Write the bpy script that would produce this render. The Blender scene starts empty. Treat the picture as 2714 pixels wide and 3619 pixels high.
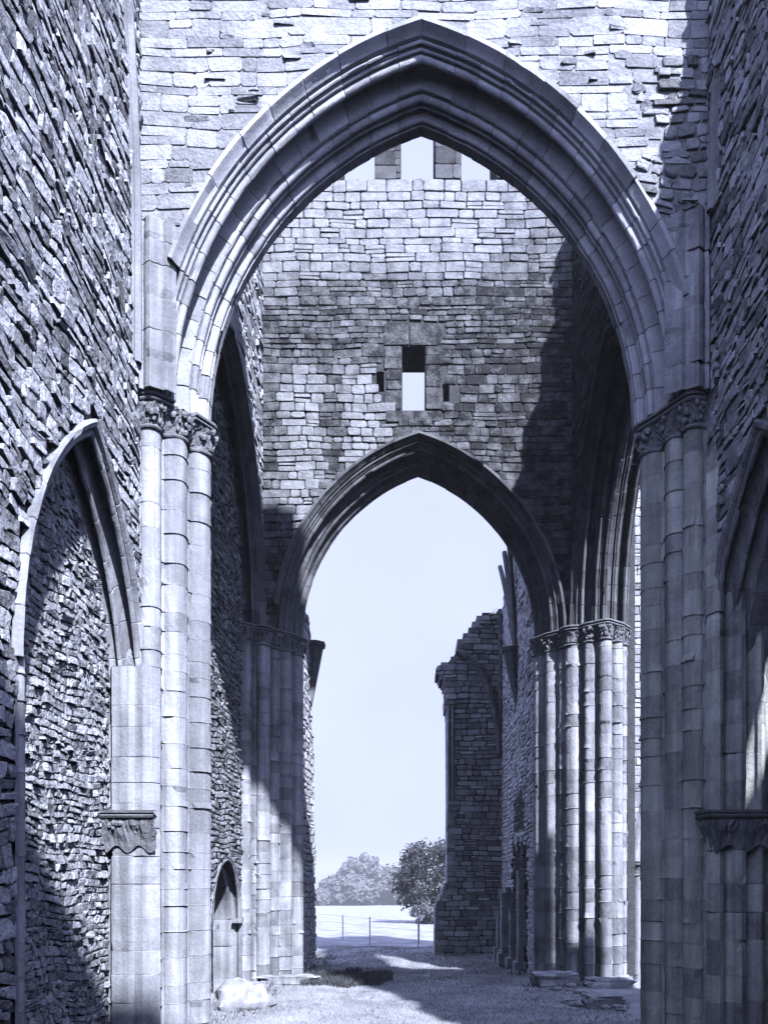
import bpy, math, random
from math import sin, cos, pi, sqrt, acos, radians
from mathutils import Vector, noise as mnoise
import numpy as np
random.seed(7)
sc = bpy.context.scene
C = sc.collection
# ------------------------------------------------------------------ camera
CAMZ = 2.6
cam = bpy.data.cameras.new("camera"); cam_ob = bpy.data.objects.new("camera", cam); C.objects.link(cam_ob)
cam_ob.location = (0, 0, CAMZ); cam_ob.rotation_euler = (radians(90), 0, 0)
cam.sensor_fit = 'HORIZONTAL'; cam.sensor_width = 36; cam.lens = 37.0
cam.shift_x = -0.0335; cam.shift_y = 0.4756
cam.clip_start = 0.1; cam.clip_end = 6000
sc.camera = cam_ob
# ------------------------------------------------------------------ light
SUN = Vector((0.50, -1.0, 1.05)).normalized()          # direction towards the sun
elev = math.asin(SUN.z); azim = math.atan2(SUN.x, SUN.y)
w = bpy.data.worlds.new("World"); sc.world = w; w.use_nodes = True
nt = w.node_tree; nt.nodes.clear()
sky = nt.nodes.new('ShaderNodeTexSky'); sky.sky_type = 'NISHITA'; sky.sun_disc = False
sky.sun_elevation = elev; sky.sun_rotation = azim
sky.air_density = 1.2; sky.dust_density = 3.0; sky.ozone_density = 1.0
hs = nt.nodes.new('ShaderNodeHueSaturation'); hs.inputs['Saturation'].default_value = 0.15
tint = nt.nodes.new('ShaderNodeMix'); tint.data_type = 'RGBA'; tint.blend_type = 'MULTIPLY'
tint.inputs['Factor'].default_value = 1.0; tint.inputs['B'].default_value = (0.69, 0.765, 1.16, 1)
bg = nt.nodes.new('ShaderNodeBackground'); bg.inputs['Strength'].default_value = 0.120
wo = nt.nodes.new('ShaderNodeOutputWorld')
cl_ = nt.nodes.new('ShaderNodeMix'); cl_.data_type = 'RGBA'; cl_.inputs['Factor'].default_value = 0.82   # thin even cloud veil
cl_.inputs['B'].default_value = (3.9, 3.9, 3.9, 1)
tcw = nt.nodes.new('ShaderNodeTexCoord'); nz = nt.nodes.new('ShaderNodeTexNoise'); nz.inputs['Scale'].default_value = 2.2; nz.inputs['Detail'].default_value = 6
rw = nt.nodes.new('ShaderNodeValToRGB'); rw.color_ramp.elements[0].position = .3; rw.color_ramp.elements[1].position = .75
rw.color_ramp.elements[0].color = (3.7, 3.8, 4.15, 1); rw.color_ramp.elements[1].color = (5.4, 5.3, 5.2, 1)
nt.links.new(tcw.outputs['Generated'], nz.inputs['Vector']); nt.links.new(nz.outputs['Fac'], rw.inputs['Fac']); nt.links.new(rw.outputs['Color'], cl_.inputs['B'])
nt.links.new(sky.outputs[0], cl_.inputs['A']); nt.links.new(cl_.outputs['Result'], hs.inputs['Color']); nt.links.new(hs.outputs[0], tint.inputs['A'])
nt.links.new(tint.outputs['Result'], bg.inputs['Color']); nt.links.new(bg.outputs[0], wo.inputs['Surface'])
sl = bpy.data.lights.new("sun", 'SUN'); sl.energy = 4.3; sl.angle = radians(1.2); sl.color = (0.95, 0.97, 1.0)
so = bpy.data.objects.new("sun", sl); C.objects.link(so); so.location = (5, -10, 30)
so.rotation_euler = SUN.to_track_quat('Z', 'Y').to_euler()
sc.view_settings.view_transform = 'Standard'; sc.view_settings.look = 'None'
sc.view_settings.exposure = 1.08; sc.view_settings.gamma = 1.0
try:
    sc.cycles.max_bounces = 5; sc.cycles.diffuse_bounces = 0
except Exception: pass

# ------------------------------------------------------------------ materials
TINT = (0.885, 0.925, 1.12)
def grey(v, a=1.0): return (v*TINT[0], v*TINT[1], min(v*TINT[2], 0.95), a)
def stone_mat(name, dark, light, nscale=2.2, bump=0.25, fine=45, spots=0.0, stain=0.0, soot=None, streak=0.0):
    m = bpy.data.materials.new(name); m.use_nodes = True; t = m.node_tree; N = t.nodes; L = t.links
    N.clear(); out = N.new('ShaderNodeOutputMaterial'); p = N.new('ShaderNodeBsdfPrincipled')
    p.inputs['Roughness'].default_value = 0.92
    if 'Specular IOR Level' in p.inputs: p.inputs['Specular IOR Level'].default_value = 0.15
    L.new(p.outputs[0], out.inputs['Surface'])
    at = N.new('ShaderNodeAttribute'); at.attribute_name = 'tone'
    tc = N.new('ShaderNodeTexCoord')
    n1 = N.new('ShaderNodeTexNoise'); n1.inputs['Scale'].default_value = nscale; n1.inputs['Detail'].default_value = 6; n1.inputs['Roughness'].default_value = .65
    n2 = N.new('ShaderNodeTexNoise'); n2.inputs['Scale'].default_value = fine; n2.inputs['Detail'].default_value = 5; n2.inputs['Roughness'].default_value = .7
    mp = N.new('ShaderNodeMapping'); L.new(tc.outputs['Object'], mp.inputs['Vector'])
    L.new(tc.outputs['Object'], n1.inputs['Vector']); L.new(tc.outputs['Object'], n2.inputs['Vector'])
    a = N.new('ShaderNodeMath'); a.operation = 'MULTIPLY_ADD'; L.new(n1.outputs['Fac'], a.inputs[0]); a.inputs[1].default_value = 1.3; a.inputs[2].default_value = -0.65
    b = N.new('ShaderNodeMath'); b.operation = 'MULTIPLY_ADD'; L.new(n2.outputs['Fac'], b.inputs[0]); b.inputs[1].default_value = 1.0; b.inputs[2].default_value = -0.5
    s = N.new('ShaderNodeMath'); s.operation = 'ADD'; L.new(at.outputs['Fac'], s.inputs[0]); L.new(a.outputs[0], s.inputs[1])
    s2 = N.new('ShaderNodeMath'); s2.operation = 'ADD'; s2.use_clamp = True; L.new(s.outputs[0], s2.inputs[0]); L.new(b.outputs[0], s2.inputs[1])
    mx = N.new('ShaderNodeMix'); mx.data_type = 'RGBA'; mx.inputs['A'].default_value = grey(dark); mx.inputs['B'].default_value = grey(light)
    L.new(s2.outputs[0], mx.inputs['Factor']); col = mx.outputs['Result']
    if streak:      # water-worn vertical weather streaks
        mp.inputs['Scale'].default_value = (5, 5, 0.35)
        n3 = N.new('ShaderNodeTexNoise'); n3.inputs['Scale'].default_value = 1.0; n3.inputs['Detail'].default_value = 4; L.new(mp.outputs[0], n3.inputs['Vector'])
        r = N.new('ShaderNodeValToRGB'); r.color_ramp.elements[0].position = .40; r.color_ramp.elements[1].position = .62
        r.color_ramp.elements[0].color = (1-streak,)*3+(1,); r.color_ramp.elements[1].color = (1, 1, 1, 1)
        L.new(n3.outputs['Fac'], r.inputs['Fac'])
        k = N.new('ShaderNodeMix'); k.data_type = 'RGBA'; k.blend_type = 'MULTIPLY'; k.inputs['Factor'].default_value = 1
        L.new(col, k.inputs['A']); L.new(r.outputs['Color'], k.inputs['B']); col = k.outputs['Result']
    if stain:       # big irregular lichen / damp patches
        n4 = N.new('ShaderNodeTexNoise'); n4.inputs['Scale'].default_value = .55; n4.inputs['Detail'].default_value = 7; L.new(tc.outputs['Object'], n4.inputs['Vector'])
        r = N.new('ShaderNodeValToRGB'); r.color_ramp.elements[0].position = .38; r.color_ramp.elements[1].position = .58
        r.color_ramp.elements[0].color = (1-stain,)*3+(1,); r.color_ramp.elements[1].color = (1, 1, 1, 1)
        L.new(n4.outputs['Fac'], r.inputs['Fac'])
        k = N.new('ShaderNodeMix'); k.data_type = 'RGBA'; k.blend_type = 'MULTIPLY'; k.inputs['Factor'].default_value = 1
        L.new(col, k.inputs['A']); L.new(r.outputs['Color'], k.inputs['B']); col = k.outputs['Result']
    L.new(col, p.inputs['Base Color'])
    vo = N.new('ShaderNodeTexVoronoi'); vo.inputs['Scale'].default_value = fine*.45; L.new(tc.outputs['Object'], vo.inputs['Vector'])
    sm = N.new('ShaderNodeMath'); sm.operation = 'MULTIPLY_ADD'; L.new(vo.outputs['Distance'], sm.inputs[0]); sm.inputs[1].default_value = spots; L.new(n2.outputs['Fac'], sm.inputs[2])
    n5 = N.new('ShaderNodeTexNoise'); n5.inputs['Scale'].default_value = fine*.25; n5.inputs['Detail'].default_value = 4; L.new(tc.outputs['Object'], n5.inputs['Vector'])
    sm2 = N.new('ShaderNodeMath'); sm2.operation = 'MULTIPLY_ADD'; L.new(n5.outputs['Fac'], sm2.inputs[0]); sm2.inputs[1].default_value = 1.5; L.new(sm.outputs[0], sm2.inputs[2])
    bp = N.new('ShaderNodeBump'); bp.inputs['Strength'].default_value = bump; bp.inputs['Distance'].default_value = 0.03
    L.new(sm2.outputs[0], bp.inputs['Height']); L.new(bp.outputs[0], p.inputs['Normal'])
    return m
M_TOWL = stone_mat('grey_coursed_stone', .22, .80, 3.0, .6, 30, .3)
M_RUB = stone_mat('rough_rubble', .12, .78, 5, .9, 26, .8)
M_FILLD = stone_mat('shade_painted_infill', .07, .50, 5, 1.0, 30, 1.0)  # darker copy of the rubble infill, crossing shade put into its colour
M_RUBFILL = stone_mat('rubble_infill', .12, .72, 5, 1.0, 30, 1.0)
M_FACE = stone_mat('pale_coursed_stone', .08, .60, 2.2, .7, 20, .5)
M_TOWER = stone_mat('coursed_tower_stone', .04, .56, 3.0, .7, 30, .3)
M_MORT = stone_mat('old_mortar', .20, .42, 3, .6, 30)
M_WHITE = stone_mat('sun_painted_stone', .55, .88, 4, .8, 26, .5)  # whitened to paint sunlight onto the right nave wall
M_MORTP = stone_mat('pale_mortar', .22, .60, 4, .9, 22, .5)
M_MORTD = stone_mat('dark_mortar', .05, .14, 3, .7, 30)
M_SIDE = stone_mat('shade_painted_stone', .03, .17, 3.0, .5, 30, .3)  # shade of the crossing side walls put into the stone colour
M_SIDEA = stone_mat('shade_painted_ashlar', .05, .26, 2.4, .3, 30, 0)  # darkened ashlar: shade around the crossing arches put into its colour
M_ASHR = stone_mat('stained_ashlar', .30, .98, 2.4, .4, 26, .1, .22, None, .40)
M_ASH = stone_mat('pale_ashlar', .25, .62, 2.0, .30, 26, .1, .12, None, .38)
M_ASHD = stone_mat('weathered_ashlar', .18, .74, 2.4, .35, 30, 0, .18, None, .35)
M_VOUS = stone_mat('voussoir_stone', .22, .74, 2.5, .2, 34, 0, 0)
M_CARV = stone_mat('carved_stone', .10, .42, 6, .5, 40)
M_DARK = stone_mat('opening_shade_stone', .04, .12, 4, .5, 30)  # dark stone that paints the shade inside the nave openings

# ------------------------------------------------------------------ mesh builder
class MB:
    def __init__(s): s.v = []; s.f = []; s.t = []
    def quadgrid(s, rows, tones, close=False):
        n = len(rows[0]); base = len(s.v)
        for r in rows: s.v.extend(r)
        for i in range(len(rows)-1):
            tn = tones[i] if isinstance(tones, list) else tones
            for j in range(n if close else n-1):
                j2 = (j+1) % n
                s.f.append((base+i*n+j, base+i*n+j2, base+(i+1)*n+j2, base+(i+1)*n+j))
                s.t.append(tn[j] if isinstance(tn, list) else tn)
    def poly(s, pts, tone=.5):
        b = len(s.v); s.v.extend(pts); s.f.append(tuple(range(b, b+len(pts)))); s.t.append(tone)
    def box(s, M, u0, u1, z0, z1, v0, v1, tone=.5):
        P = [M(u, z, v) for v in (v0, v1) for u, z in ((u0, z0), (u1, z0), (u1, z1), (u0, z1))]
        b = len(s.v); s.v.extend(P)
        for q in ((0,1,2,3),(7,6,5,4),(0,4,5,1),(1,5,6,2),(2,6,7,3),(3,7,4,0)):
            s.f.append(tuple(b+i for i in q)); s.t.append(tone)
    def build(s, name, mat, parent=None, smooth=False):
        me = bpy.data.meshes.new(name); me.from_pydata([tuple(p) for p in s.v], [], s.f); me.update()
        a = me.attributes.new('tone', 'FLOAT', 'FACE'); a.data.foreach_set('value', s.t)
        me.materials.append(mat)
        if smooth:
            me.polygons.foreach_set('use_smooth', [True]*len(me.polygons)); me.set_sharp_from_angle(angle=radians(32))
        o = bpy.data.objects.new(name, me); C.objects.link(o)
        if parent: o.parent = parent
        return o
def empty(name, label, cat, group=None):
    o = bpy.data.objects.new(name, None); C.objects.link(o); tag(o, label, cat, group); return o
def tag(o, label=None, cat=None, group=None, kind=None):
    if label: o['label'] = label
    if cat: o['category'] = cat
    if group: o['group'] = group
    if kind: o['kind'] = kind
    return o
def part(mb, name, mat, parent, smooth=False):
    # part meshes are built in world coordinates
    o = mb.build(name, mat, parent, smooth); return o
R = random.random
def U(a, b): return a+(b-a)*R()

# ------------------------------------------------------------------ stone courses
def stones(mb, M, u0, u1, z0, z1, ch=(.14,.24), ln=(.2,.5), prot=(.0,.03), gap=(.006,.018), clip=None, wave=.02,
           tone=(.3,.9), keep=None, jit=.012, tilt=.5, vgap=None, depth=.05, tonef=None):
    z = z0; ph = U(0, 6)
    def wv(u, zz): return wave*(sin(u*1.7+ph+zz*.9)+.6*sin(u*4.3+zz*2.3+ph*2))*.5
    vgap = vgap or gap
    while z < z1-.03:
        h = U(*ch)
        if z+h > z1-.05: h = z1-z
        u = u0-U(0, .1)
        while u < u1-.02:
            l = U(*ln)*(1 if R() > .12 else 1.5)
            a = max(u, u0); b = min(u+l, u1)
            if u1-b < .08: b = u1
            u = b if b == u1 else u+l
            if b-a < .04: continue
            parts_ = [(z, z+h)]
            if h > .17 and R() < .14: zz = z+h*U(.4,.6); parts_ = [(z, zz), (zz, z+h)]
            for (za, zb) in parts_:
                cu, cz = (a+b)/2, (za+zb)/2
                if keep and not keep(cu, cz): continue
                g = U(*gap); gv = U(*vgap)
                ua, ub = a+gv, b-gv
                lo, hi = za+g+wv(cu, za), zb-g+wv(cu, zb)
                d1 = wv(ub, za)-wv(ua, za)
                rc = min(.05, (ub-ua)*.25, (hi-lo)*.3)*U(.15, .95)
                if ub-ua < .03 or hi-lo < .02: continue
                pts = [(ua+rc, lo), (ub-rc, lo), (ub, lo+rc), (ub, hi-rc), (ub-rc, hi), (ua+rc, hi), (ua, hi-rc), (ua, lo+rc)]
                pts = [(p[0]+U(-jit, jit), p[1]+U(-jit, jit)*.6+d1*((p[0]-cu)/(b-a))) for p in pts]
                pr = U(*prot); tu = U(-1, 1)*tilt*pr; tz = U(-1, 1)*tilt*pr
                t = U(*tone)
                if tonef: t = tonef(cu, cz, t)
                rings = []
                for ins, dep in ((0, None), (.004, .45), (rc*.45+.004, .9), (rc*1.1+.008, 1.0)):
                    ring = []
                    for (pu, pz) in pts:
                        du, dz = cu-pu, cz-pz; L_ = math.hypot(du, dz)+1e-6
                        q = min(ins, L_*.6); qu, qz = pu+du/L_*q, pz+dz/L_*q
                        if clip: qu, qz = clip(qu, qz)
                        if dep is None: vv = depth
                        else: vv = -(pr+tu*(qu-cu)/(b-a)*2+tz*(qz-cz)/(zb-za)*2)*dep + U(-.15,.15)*pr
                        ring.append(M(qu, qz, vv))
                    rings.append(ring)
                mb.quadgrid(rings, t, close=True)
                cc = clip(cu, cz) if clip else (cu, cz)
                cen = M(cc[0], cc[1], -(pr*U(.85, 1.2)))
                b0 = len(mb.v); mb.v.append(cen); rb = b0-8
                for j in range(8):
                    mb.f.append((rb+j, rb+(j+1) % 8, b0)); mb.t.append(t)
        z += h

# ------------------------------------------------------------------ arches
class Arch:
    def __init__(s, M, cu, zs, h, rise):
        s.M = M; s.cu = cu; s.zs = zs; s.h = h
        s.R = (rise*rise+h*h)/(2*h); s.c = s.R-h
    def apex(s, t): return s.zs+sqrt((s.R+t)**2-s.c**2)
    def pt(s, side, t, f):      # f 0 springing .. 1 apex
        r = s.R+t; th = f*acos(s.c/r)
        return s.cu+side*(r*cos(th)-s.c), s.zs+r*sin(th)
    def inside(s, u, z, t):
        d = abs(u-s.cu)
        if z <= s.zs: return d < s.h+t
        return math.hypot(d+s.c, z-s.zs) < s.R+t
    def clip(s, t):
        def f(u, z):
            d = abs(u-s.cu); sg = 1 if u >= s.cu else -1
            if z <= s.zs:
                return (s.cu+sg*(s.h+t), z) if d < s.h+t else (u, z)
            r = math.hypot(d+s.c, z-s.zs)
            if r < s.R+t:
                k = (s.R+t)/r; return s.cu+sg*max((d+s.c)*k-s.c, 0), s.zs+(z-s.zs)*k
            return u, z
        return f
    def sweep(s, mb, prof, seg=.42, tone=(.3,.8), inset=.011, jit=.006, f0=0.0, skip=None, sides=(-1, 1), f1=1.0):
        n = len(prof); nr = []
        for i in range(n):
            a = prof[max(i-1, 0)]; b = prof[min(i+1, n-1)]
            dv, dt = b[0]-a[0], b[1]-a[1]; L_ = math.hypot(dv, dt)+1e-9
            nr.append((-dt/L_, dv/L_))
        tm = prof[n//2][1]
        alen = (s.R+tm)*acos(s.c/(s.R+tm))
        for side in sides:
            k = max(3, int(alen/seg)); cuts = [0]+[(i+U(-.18, .18))/k for i in range(1, k)]+[1]
            for i in range(k):
                a, b = cuts[i], cuts[i+1]
                if b < f0 or a > f1: continue
                if skip and skip(side, (a+b)/2): continue
                e = .010/alen; ja, jb = U(-jit, jit), U(-jit, jit)
                rows = []
                m = 5
                chip = (int(U(0, n)), a+U(-.2,.6)*(b-a), a+U(.5,1.1)*(b-a), U(.01,.035)) if R() < .3 else None
                fs = [(a, inset), (a+e, 0)]+[(a+e+(b-a-2*e)*q/m, 0) for q in range(1, m)]+[(b-e, 0), (b, inset)]
                if b == 1: fs[-1] = (1, 0)
                for f, ins in fs:
                    row = []
                    for pi_, ((v, t), nn) in enumerate(zip(prof, nr)):
                        i2 = ins+U(-.0025, .0025)
                        if chip and f != 1 and abs(pi_-chip[0]) < 3 and chip[1] < f < chip[2]: i2 += chip[3]
                        u, z = s.pt(side, t+nn[1]*i2+jb*(1-(f == 1)), f)
                        row.append(s.M(u, z, v+nn[0]*i2+ja))
                    rows.append(row)
                mb.quadgrid(rows, U(*tone))
    def slab(s, mb, t, u0, u1, z0, z1, v0, v1, tone=.5, n=28):
        """wall with the arched hole, z0..z1 between u0 and u1"""
        M = s.M
        L_ = [(s.cu-s.h-t, z0)]+[s.pt(-1, t, i/n) for i in range(n+1)]
        Rr = [(s.cu+s.h+t, z0)]+[s.pt(1, t, i/n) for i in range(n+1)]
        for v in (v0, v1):
            mb.quadgrid([[M(u0, p[1], v) for p in L_], [M(p[0], p[1], v) for p in L_]], tone)
            mb.quadgrid([[M(u1, p[1], v) for p in Rr], [M(p[0], p[1], v) for p in Rr]], tone)
            if z1 > s.apex(t)+.001:
                mb.poly([M(u0, s.apex(t), v), M(u1, s.apex(t), v), M(u1, z1, v), M(u0, z1, v)], tone)
        for Q in (L_, Rr):
            mb.quadgrid([[M(p[0], p[1], v0) for p in Q], [M(p[0], p[1], v1) for p in Q]], tone)
        for uu in (u0, u1): mb.poly([M(uu, z0, v0), M(uu, z1, v0), M(uu, z1, v1), M(uu, z0, v1)], tone)
        mb.poly([M(u0, z1, v0), M(u1, z1, v0), M(u1, z1, v1), M(u0, z1, v1)], tone)
def arc(cv, ct, r, a0, a1, n=7):
    return [(cv+r*cos(radians(a0+(a1-a0)*i/n)), ct+r*sin(radians(a0+(a1-a0)*i/n))) for i in range(n+1)]
P_HOOD = [(.03,.675), (-.12,.675), (-.15,.66), (-.15,.60), (-.11,.575), (-.06,.55), (-.03,.515), (.02,.505)]
P_OUT = [(.0,.505)]+arc(.028,.475,.026,110,290,4)+[(.056,.470),(.062,.452)]+arc(.088,.428,.024,120,300,4)+[(.116,.43),(.122,.40)]+arc(.158,.362,.052,120,335,8)+[(.212,.345),(.196,.42),(.22,.50),(.28,.525),(.34,.51),(.39,.45),(.41,.37),(.405,.29),(.42,.22)]
P_IN = [(.42,.222)]+arc(.447,.232,.022,150,300,4)+[(.472,.232),(.478,.212)]+arc(.522,.172,.052,130,320,8)+[(.572,.165),(.576,.148)]+arc(.597,.132,.02,130,300,4)+[(.618,.145),(.612,.205),(.637,.238),(.67,.215),(.69,.15),(.684,.10)]+arc(.722,.052,.036,140,300,6)+[(.757,.018),(.76,.0),(.80,.0)]
def mirror(p, T): return [(T-v, t) for v, t in reversed(p)]
# pier plan in (v,t): shafts (v,t,r)
SH = [(.12,.665,.15),(.42,.43,.205),(.80,.19,.21),(1.18,.43,.205),(1.48,.665,.15),(.272,.535,.06),(.60,.285,.055),(1.0,.285,.055),(1.328,.535,.06)]
CORE = [(.0,.82),(.0,.60),(.26,.60),(.26,.50),(.30,.38),(.60,.33),(.66,.20),(.94,.20),(1.0,.33),(1.3,.38),(1.34,.50),(1.34,.60),(1.60,.60),(1.60,.82)]
def outline(sh, T, n=70, core=None):
    O = (T/2, 1.35); pts = []
    a0 = math.atan2(.80-1.35, 0.0-T/2)%(2*pi); a1 = math.atan2(.80-1.35, T-T/2)%(2*pi)
    for i in range(n+1):
        a = a0+(a1-a0)*i/n; d = (cos(a), sin(a)); best = .5
        for (v, t, r) in sh:
            ov, ot = O[0]-v, O[1]-t; B = ov*d[0]+ot*d[1]; D = B*B-(ov*ov+ot*ot-r*r)
            if D > 0: best = max(best, -B+sqrt(D))
        cc = core or CORE
        for p, q in zip(cc, cc[1:]):
            ex, ey = q[0]-p[0], q[1]-p[1]; den = d[0]*ey-d[1]*ex
            if abs(den) < 1e-9: continue
            px, py = p[0]-O[0], p[1]-O[1]
            k = (px*ey-py*ex)/den; s_ = (px*d[1]-py*d[0])/den
            if 0 <= s_ <= 1 and k > 0: best = max(best, k)
        pts.append(((O[0]+d[0]*best, O[1]+d[1]*best), d))
    # smooth a little
    ds = [math.hypot(p[0][0]-O[0], p[0][1]-O[1]) for p in pts]
    ds = [(ds[max(i-1,0)]+ds[i]*2+ds[min(i+1,n)])/4 for i in range(n+1)]
    return [((O[0]+p[1][0]*k, O[1]+p[1][1]*k), p[1]) for p, k in zip(pts, ds)]
CAPP = [(o, d*.74) for o, d in [(.0,-.66),(.035,-.65),(.05,-.62),(.035,-.59),(.0,-.58),(.0,-.52),(.01,-.44),(.025,-.34),(.05,-.26),(.075,-.20),(.06,-.16),(.03,-.155),
        (.105,-.15),(.13,-.125),(.11,-.095),(.08,-.085),(.085,-.065),(.14,-.055),(.15,-.03),(.14,.0),(-.25,.005)]]
def capital(mb, A, side, sh=SH, T=1.6, z=None, prof=CAPP, rough=.03, core=None, broken=None):
    z = A.zs if z is None else z
    ol = outline(sh, T, 110, core); rows = []
    dd = [math.hypot(p[0][0]-T/2, p[0][1]-1.35) for p in ol]; d0 = dd[:]
    for _ in range(140): dd = [dd[0]]+[max((dd[i-1]+dd[i]+dd[i+1])/3, d0[i]) for i in range(1, len(dd)-1)]+[dd[-1]]
    olb = [((T/2+p[1][0]*k_, 1.35+p[1][1]*k_), p[1]) for p, k_ in zip(ol, dd)]
    for k, (o, dz) in enumerate(prof):
        bl = 0 if k < 5 else min(1, (k-4)/6)
        row = []
        for i, ((v, t), d) in enumerate(ol):
            v = v*(1-bl)+olb[i][0][0]*bl; t = t*(1-bl)+olb[i][0][1]*bl
            oo = o*(1-.25*bl); zz = dz
            if 5 <= k <= 10:
                oo += rough*(.9*sin(i*.9+k*1.9)*cos(i*.37+k)+R()*1.0-.35); zz += U(-.012, .012)
            elif k > 10 and broken and broken(i/110): oo = min(oo, .02+U(0, .05)); zz = min(zz, -.06+U(-.04, .02))
            row.append(A.M(A.cu+side*(A.h+t+d[1]*oo), z+zz, v+d[0]*oo))
        rows.append(row)
    mb.quadgrid(rows, .5)
def leaves(mb, A, side, sh=SH, T=1.6, z=None, core=None, n=60):
    """curled leaf knobs carved on the bell"""
    z = A.zs if z is None else z
    ol = outline(sh, T, 110, core)
    for q in range(n):
        i = int(U(1, 109)); (v, t), d = ol[i]; row = q % 3
        dz = (-.16, -.245, -.335)[row]+U(-.025,.025); o = (.095, .06, .02)[row]; s_ = U(.022, .048)
        cx, cy, cz = v+d[0]*o, t+d[1]*o, z+dz
        rows = []
        for a in range(5):
            th = -pi/2+pi*a/4
            rows.append([A.M(A.cu+side*(A.h+cy+s_*cos(th)*sin(2*pi*b/6)), cz+s_*1.25*sin(th)+.02*cos(2*pi*b/6), cx+s_*cos(th)*cos(2*pi*b/6)) for b in range(6)])
        mb.quadgrid(rows, U(.3, .8), close=True)
def courses(z0, z1, ch):
    z = z0; out = []
    while z < z1-.02:
        h = U(*ch)
        if z+h > z1-.12: h = z1-z
        out.append((z, z+h)); z += h
    return out
def prism(mb, M2, pts, z0, z1, ch=(.26,.42), close=False, tone=(.3,.8), g=.010, cs=None, jit=.003, groups=None):
    """extrude plan polyline with recessed bed joints; M2((a,b),z)"""
    n = len(pts); nr = []
    for i in range(n):
        a = pts[(i-1) % n] if close else pts[max(i-1, 0)]; b = pts[(i+1) % n] if close else pts[min(i+1, n-1)]
        dx, dy = b[0]-a[0], b[1]-a[1]; L_ = math.hypot(dx, dy)+1e-9; nr.append((-dy/L_, dx/L_))
    for (za, zb) in (cs or courses(z0, z1, ch)):
        jx, jy = U(-jit, jit), U(-jit, jit)
        rows = []; ga = g*(U(.1, .35) if R() < .8 else U(.9, 2.0)); e = min(.012, (zb-za)*.2)
        chs = [(int(U(0, n)), int(U(1, 3.5)), R() < .5, U(.008,.03)) for _ in range(2)] if R() < .45 else ()
        zz_ = [(za, ga), (za+e, 0), (za+(zb-za)*.3, 0), (za+(zb-za)*.7, 0), (zb-e, 0), (zb, ga)]
        for ri, (zz, ins) in enumerate(zz_):
            row = []
            for pi_, (p, nn) in enumerate(zip(pts, nr)):
                i2 = ins+U(-.0025, .0025)
                for c_ in chs:
                    if abs(pi_-c_[0]) <= c_[1] and ((ri < 2) if c_[2] else (ri > 3)): i2 += c_[3]
                row.append(M2((p[0]+nn[0]*i2+jx, p[1]+nn[1]*i2+jy), zz))
            rows.append(row)
        if groups:
            tn = {}; tl = []
            for j in range(n if close else n-1):
                gi = groups[j]
                if gi not in tn: tn[gi] = U(*tone)
                tl.append(tn[gi])
            mb.quadgrid(rows, [tl]*5, close)
        else: mb.quadgrid(rows, U(*tone), close)
def circle(r, n=22, keel=0, ang=0):
    out = []
    for i in range(n):
        a = -2*pi*i/n; rr = r*(1+keel*max(0, cos(a-ang))**8)
        out.append((rr*cos(a), rr*sin(a)))
    return out
def pier(root, A, side, z0, mat, T=1.6, sh=SH, core=CORE, zcap=None, cap=True, nm='pier', ch=(.24,.44), tone=(.3,.8), label=None, broken=None, plinth=True, nleaf=70):
    zc = (A.zs if zcap is None else zcap)
    cs = courses(z0, zc-.46, ch)
    mb = MB()
    M2 = lambda p, z: A.M(A.cu+side*(A.h+p[1]), z, p[0])
    prism(mb, M2, core, z0, zc, cs=cs, tone=tone, groups=list(range(len(core))))
    po = part(mb, nm, mat, root)
    if label: po['label'] = label
    for (v, t, r) in sh:
        m2 = MB(); ang = math.atan2(-1, 0) if abs(v-T/2) < .01 else (math.atan2(-.75, -.75) if v < T/2 else math.atan2(-.75, .75))
        keel = .14 if .17 < r < .208 else 0
        ring = circle(r, 26, keel, ang)
        prism(m2, lambda p, z: A.M(A.cu+side*(A.h+t+p[1]), z, v+p[0]), ring, z0, zc-.44, cs=[(a+U(-.004,.004), b) for a, b in cs], close=True, tone=tone)
        part(m2, 'shaft', mat, po, smooth=False)
    if cap:
        m3 = MB(); capital(m3, A, side, sh, T, zc, core=core, broken=broken); leaves(m3, A, side, sh, T, zc, core, nleaf)
        part(m3, 'capital', M_CARV, po)
    if plinth:
        m4 = MB(); ol = outline(sh, T, 60, core)
        rows = []
        for o, z in ((.16, z0-.1), (.16, z0+.22), (.13, z0+.24), (.08, z0+.30), (.10, z0+.33), (.09, z0+.36), (.03, z0+.40), (-.03, z0+.42)):
            rows.append([A.M(A.cu+side*(A.h+t+d[1]*(o+U(-.008,.008))), z+U(-.006,.006), v+d[0]*o) for (v, t), d in ol])
        m4.quadgrid(rows, .5); part(m4, 'base', mat, po)
    return po

# ------------------------------------------------------------------ site constants
XL, XR, F1, F2, T = -3.8, 4.2, 11.1, 20.3, 1.6
MF1 = lambda u, z, v: (u, F1+v, z)
MF2 = lambda u, z, v: (u, F2+v, z)
ML = lambda u, z, v: (XL-v, u, z)           # faces +x
MR = lambda u, z, v: (XR+v, u, z)           # faces -x
TOP = 26.8
A1 = Arch(MF1, .175, 9.39, 3.2, 4.5)
A2 = Arch(MF2, .235, 8.95, 3.1, 4.37)
HALF_SH = SH

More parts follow.
